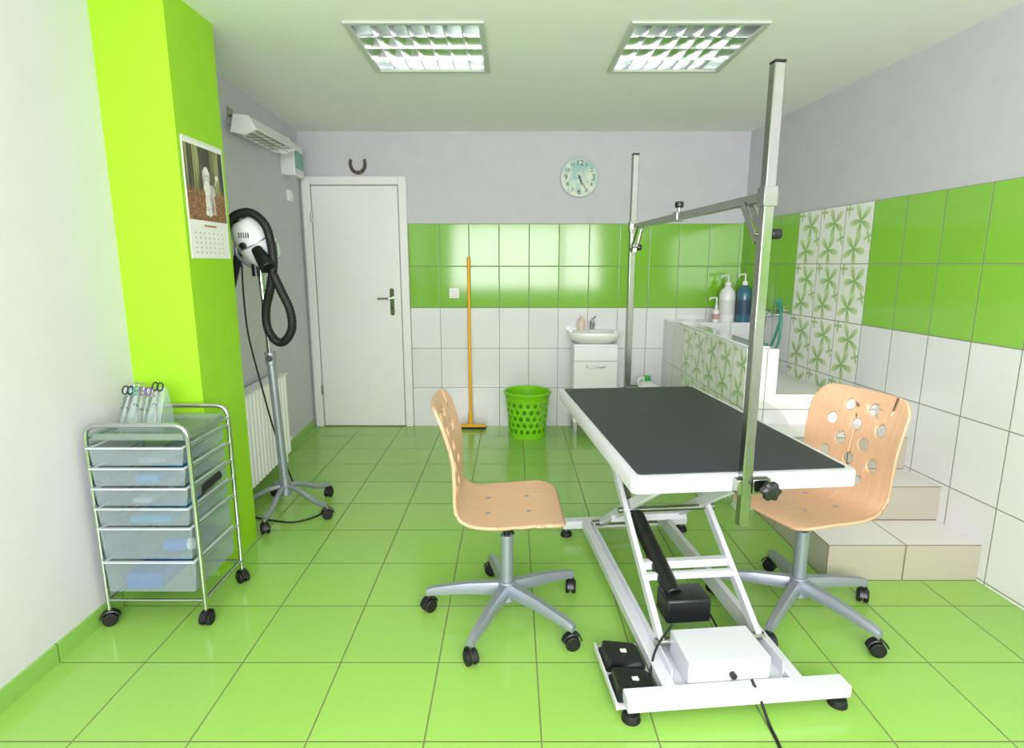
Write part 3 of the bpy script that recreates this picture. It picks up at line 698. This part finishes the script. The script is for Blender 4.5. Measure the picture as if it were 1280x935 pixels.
for i,y in enumerate((-.585,-.45)):
    rings=[]
    for (z,w,d,dz) in ((0,.135,.115,0),(.012,.135,.115,0),(.014,.125,.105,0),(.034,.115,.095,.01)):
        rings.append([Vector((-.300+x,y+yy,z+(dz*(-x/.06)))) for (x,yy) in rrect(w,d,.012,4)])
    loft('pedal_%d'%i,rings,gp,black)
    box('label_%d'%i,-.305,-.285,y-.007,y+.007,.030,.0362,gp,plastic_w)
tube('pedal_cable',[(-.235,-.55,.015),(-.2,-.5,.07),(-.13,-.45,.12)],.004,gp,blackr)
gcb=G('power_cable',(.73,1.5,0),absolute=True)
tube('cable',[(.735,1.575,.10),(.75,1.54,.06),(.765,1.5,.006),(.76,1.42,.005),(.74,1.3,.005),(.72,1.15,.005),(.74,.9,.005)],.0045,gcb,blackr)
gcb2=G('actuator_cable',(.7,1.95,0),absolute=True)
tube('cable',[(.63,1.9,.15),(.70,1.95,.12),(.73,2.0,.08),(.72,1.88,.10),(.70,1.75,.13)],.004,gcb2,blackr)

# ------------------------------------------------------------ dryer on stand
gy=G('pet_dryer',(-1.26,3.03,0),absolute=True)
bx,by=-1.25,3.03
for k in range(5):
    a=math.radians(-92+72*k); d=Vector((math.cos(a),math.sin(a),0)); c=Vector((bx,by,0))
    tube('leg_%d'%k,[c+d*.02+Vector((0,0,.15)),c+d*.09+Vector((0,0,.135)),c+d*.2+Vector((0,0,.085)),c+d*.27+Vector((0,0,.075))],.014,gy,galv)
    p=c+d*.27; caster(gy,p.x,p.y,k,r=.027,top=.08,a=a+.6)
cyl('hub',(bx,by,.10),(bx,by,.2),.032,gy,galv,r2=.026,bevel=.004)
cyl('lower_pole',(bx,by,.15),(bx-.022,by-.01,.86),.022,gy,galv)
cyl('collar',(bx-.022,by-.01,.83),(bx-.024,by-.01,.90),.028,gy,galv,bevel=.004)
cyl('collar_knob',(bx-.022,by-.03,.87),(bx+.0,by-.08,.87),.014,gy,black,bevel=.003)
cyl('upper_pole',(bx-.024,by-.01,.88),(bx-.042,by-.01,1.36),.0145,gy,chrome)
P=lambda u,v,y=3.0:Vector(((u-640)*.0041,y,1.352-(v-330)*.0041))
dw=mat('dryer_silver',(222,225,228),.25,.0)
T=Matrix.Rotation(math.radians(-25),3,'Y')@Matrix.Rotation(math.radians(20),3,'X')
cD=P(324,302)
lathe('motor_body',[(.001,-.135),(.03,-.135),(.070,-.112),(.09,-.06),(.095,0),(.088,.06),(.066,.1),(.045,.118),(.001,.118)],cD,gy,dw,tilt=T)
lathe('seam',[(.0955,-.004),(.0965,0),(.0955,.004)],cD,gy,galv,tilt=T,cap=False,cap1=False)
ax=T@Vector((0,0,1))
cyl('intake_grille',cD+ax*.114,cD+ax*.132,.042,gy,black,bevel=.004)
for k in range(5): lathe('vent_ring_%d'%k,[(.035-.006*k,.1325),(.036-.006*k,.135),(.037-.006*k,.1325)],cD,gy,steel,tilt=T,cap=False,cap1=False)
cyl('yoke',P(322,345),P(322,325),.02,gy,black)
tube('yoke_fork',[cD+Vector((-.10,0,0)),cD+Vector((-.09,0,-.08)),cD+Vector((0,0,-.135)),cD+Vector((.09,0,-.08)),cD+Vector((.10,0,0))],.009,gy,galv)
boxes('vent_slots',[(cD.x-.035+.011*q,cD.x-.031+.011*q,cD.y-.104,cD.y-.085,cD.z+.01,cD.z+.035) for q in range(5)],gy,dark)
cyl('speed_dial',(cD.x-.02,cD.y-.085,cD.z-.025),(cD.x-.02,cD.y-.112,cD.z-.03),.016,gy,black,bevel=.003)
cyl('nozzle_handle',P(333,312,2.92),P(350,335,2.88),.026,gy,black,r2=.040,bevel=.004)
hose=[P(293,360,2.96),P(292,320,2.94),P(297,290,2.93),P(309,274,2.93),P(328,270,2.93),P(344,283,2.93),P(350,305,2.93),P(352,330,2.92),P(345,360,2.93),P(336,385,2.95),P(335,408,2.96),P(345,424,2.95),P(358,424,2.93),P(369,408,2.92),P(369,385,2.91),P(361,362,2.90),P(353,342,2.90)]
tube('hose',hose,.0225,gy,blackr,n=12,ribs=.88,res=5)
hose2=[P(318,312,3.07),P(300,300,3.08),P(292,330,3.06),P(292,350,3.0),P(293,360,2.96)]
tube('hose_rear',hose2,.0225,gy,blackr,n=12,ribs=.88,res=5)
tube('cable',[P(305,330,3.0),P(304,370),P(306,420),P(314,480,3.02),P(322,540,3.05),Vector((-1.29,3.12,.3)),Vector((-1.25,3.16,.1)),Vector((-1.2,3.2,.008)),Vector((-1.08,3.12,.006)),Vector((-1.05,2.98,.006)),Vector((-1.15,2.88,.006)),Vector((-1.28,2.9,.006)),Vector((-1.42,2.95,.006))],.0045,gy,blackr)

# ------------------------------------------------------------ drawer trolley
gtb=G('drawer_trolley',(-1.345,2.15,0),absolute=True)
ax0,ax1,ay0,ay1=-1.53,-1.163,2.0,2.30
zt=.785; r=.009
tube('frame_front',fillet([(ax0,ay0,.065),(ax0,ay0,zt),(ax1,ay0,zt),(ax1,ay0,.065)],.05),r,gtb,chrome,False)
tube('frame_rear',fillet([(ax0,ay1,.065),(ax0,ay1,zt),(ax1,ay1,zt),(ax1,ay1,.065)],.05),r,gtb,chrome,False)
draw=[(.145,.262),(.278,.395),(.41,.472),(.487,.549),(.564,.626),(.641,.703)]
k=0
for (a,b2) in draw+[(.72,.72)]:
    z=b2+.002 if b2!=a else .735
    for x in (ax0,ax1):
        cyl('side_rail_%d'%k,(x,ay0,z),(x,ay1,z),.005,gtb,chrome,seg=12); k+=1
for j,y in enumerate((ay0,ay1)): cyl('low_bar_%d'%j,(ax0,y,.10),(ax1,y,.10),.006,gtb,chrome,seg=12)
for j,x in enumerate((ax0,ax1)): cyl('low_side_%d'%j,(x,ay0,.10),(x,ay1,.10),.006,gtb,chrome,seg=12)
ins=[((0,100,200),.09),((200,220,230),.03),((20,140,185),.04),((150,165,172),.03),((0,130,190),.045),((120,135,142),.03)]
for i,(a,b2) in enumerate(draw):
    x0,x1,y0,y1=ax0+.012,ax1-.012,ay0-.012,ay1-.005; t=.003
    lst=[(x0+.015,x1-.015,y0+t,y1,a,a+t),(x0+.015,x1-.015,y1-t,y1,a+t,b2),(x0+.012,x0+.015,y0+t,y1,a,b2),(x1-.015,x1-.012,y0+t,y1,a,b2)]
    boxes('drawer_%d'%i,lst,gtb,frost)
    prism('drawer_front_%d'%i,[(x0,b2),(x1,b2),(x1-.012,a-.002),(x0+.012,a-.002)],y0,y0+t,gtb,frost,axis='Y')
    boxes('drawer_rim_%d'%i,[(x0,x1,y0-.012,y0+t,b2,b2+.005),(x0,x0+.012,y0+t,y1,b2,b2+.004),(x1-.012,x1,y0+t,y1,b2,b2+.004)],gtb,mat('plastic_rim',(205,212,216),.3),.001)
    c,h=ins[i]; m_=mat('content_%d'%i,c,.5)
    if i!=1: box('content_%d'%i,x0+.07+.02*i,x0+.2+.03*(i%3),y0+.008,y1-.08,a+t,a+t+h*.7,gtb,m_,.006)
cyl('lotion_bottle',(-1.30,2.02,.315),(-1.22,2.03,.315),.026,gtb,mat('label_blue',(20,95,205),.4),bevel=.006); cyl('lotion_bottle_end',(-1.22,2.03,.315),(-1.19,2.033,.315),.022,gtb,plastic_w,bevel=.006)
cyl('spray_can',(-1.20,2.1,.5),(-1.20,2.24,.51),.022,gtb,black)
boxes('top_tray',[(ax0+.015,ax1-.015,ay0+.005,ay1-.005,.728,.732),(ax0+.015,ax1-.015,ay0+.005,ay0+.009,.732,.752),(ax0+.015,ax1-.015,ay1-.009,ay1-.005,.732,.752),(ax0+.015,ax0+.019,ay0+.005,ay1-.005,.732,.752),(ax1-.019,ax1-.015,ay0+.005,ay1-.005,.732,.752)],gtb,mat('tray_tint',(150,170,155),.15,alpha=.45))
for i,(x,y) in enumerate(((ax0,ay0),(ax1,ay0),(ax1,ay1),(ax0,ay1))): caster(gtb,x,y,i,r=.025,top=.075,a=.5+i)
# scissor rack
gsc=G('scissor_rack',(-1.42,2.15,.732),absolute=True)
Zr=.732
box('rack_base',-1.50,-1.32,2.11,2.22,Zr,Zr+.004,gsc,frost2)
prism('rack_back',[(2.13,Zr+.004),(2.134,Zr+.004),(2.20,Zr+.15),(2.196,Zr+.15)],-1.50,-1.34,gsc,frost2,axis='X')
prism('rack_wing',[(2.14,Zr+.004),(2.22,Zr+.004),(2.22,Zr+.06),(2.20,Zr+.14)],-1.34,-1.337,gsc,frost2,axis='X')
sc=mat('scissor_steel',(180,182,185),.2,1); cols=[black,mat('ring_teal',(60,150,150),.3),sc,mat('ring_purple',(120,80,140),.3),sc,black]
for i in range(6):
    x=-1.485+i*.024+random.uniform(-.003,.003); lean=random.uniform(-.012,.012); dz=random.uniform(-.015,.02)
    for s in (-1,1):
        bar('blade_%d_%d'%(i,s),(x+s*.0025+lean,2.125,Zr+.02+dz),(x-s*.004,2.178,Zr+.125+dz),.005,.003,gsc,sc,0)
        c=Vector((x-s*.012-lean*.4,2.187+s*.004,Zr+.142+dz)); tube('ring_%d_%d'%(i,s),[c+Vector((.011*math.cos(2*pi*q/12),.006*math.sin(2*pi*q/12),.015*math.sin(2*pi*q/12))) for q in range(12)],.0028,gsc,cols[i],False,cyclic=True,res=3)
    cyl('pivot_%d'%i,(x,2.150,Zr+.08+dz),(x,2.142,Zr+.083+dz),.004,gsc,steel,seg=10)

# ------------------------------------------------------------ lights
def area(name,loc,rot,sx,sy,p,col=(1,1,1)):
    l=D.lights.new(name,'AREA'); l.shape='RECTANGLE'; l.size=sx; l.size_y=sy; l.energy=p; l.color=col
    o=D.objects.new(name,l); o.location=loc; o.rotation_euler=rot; SC.collection.objects.link(o); return o
area('window_daylight',(.25,YF+.25,1.5),(math.radians(112),0,0),2.7,1.25,158,(1,.95,1))
# patch of direct sun reaching the steps from the window
sl_=D.lights.new('sun_patch','SPOT'); sl_.energy=260; sl_.spot_size=math.radians(7); sl_.spot_blend=.25; sl_.shadow_soft_size=.02; sl_.color=(1,.97,.9)
so=D.objects.new('sun_beam',sl_); so.location=(1.15,-1.3,2.05); so.rotation_euler=(Vector((1.56,3.02,.60))-Vector(so.location)).to_track_quat('-Z','Y').to_euler(); SC.collection.objects.link(so)
w=D.worlds.new('World'); SC.world=w; w.use_nodes=True; bg=w.node_tree.nodes['Background']; bg.inputs[0].default_value=(.9,.92,1,1); bg.inputs[1].default_value=2.5

cam=D.cameras.new('Camera'); cam.sensor_width=36; cam.lens=725/1280*36; cam.clip_start=.05
co=D.objects.new('Camera',cam); co.location=(0,0,1.35); co.rotation_euler=(math.radians(90-10.7),0,0); SC.collection.objects.link(co); SC.camera=co
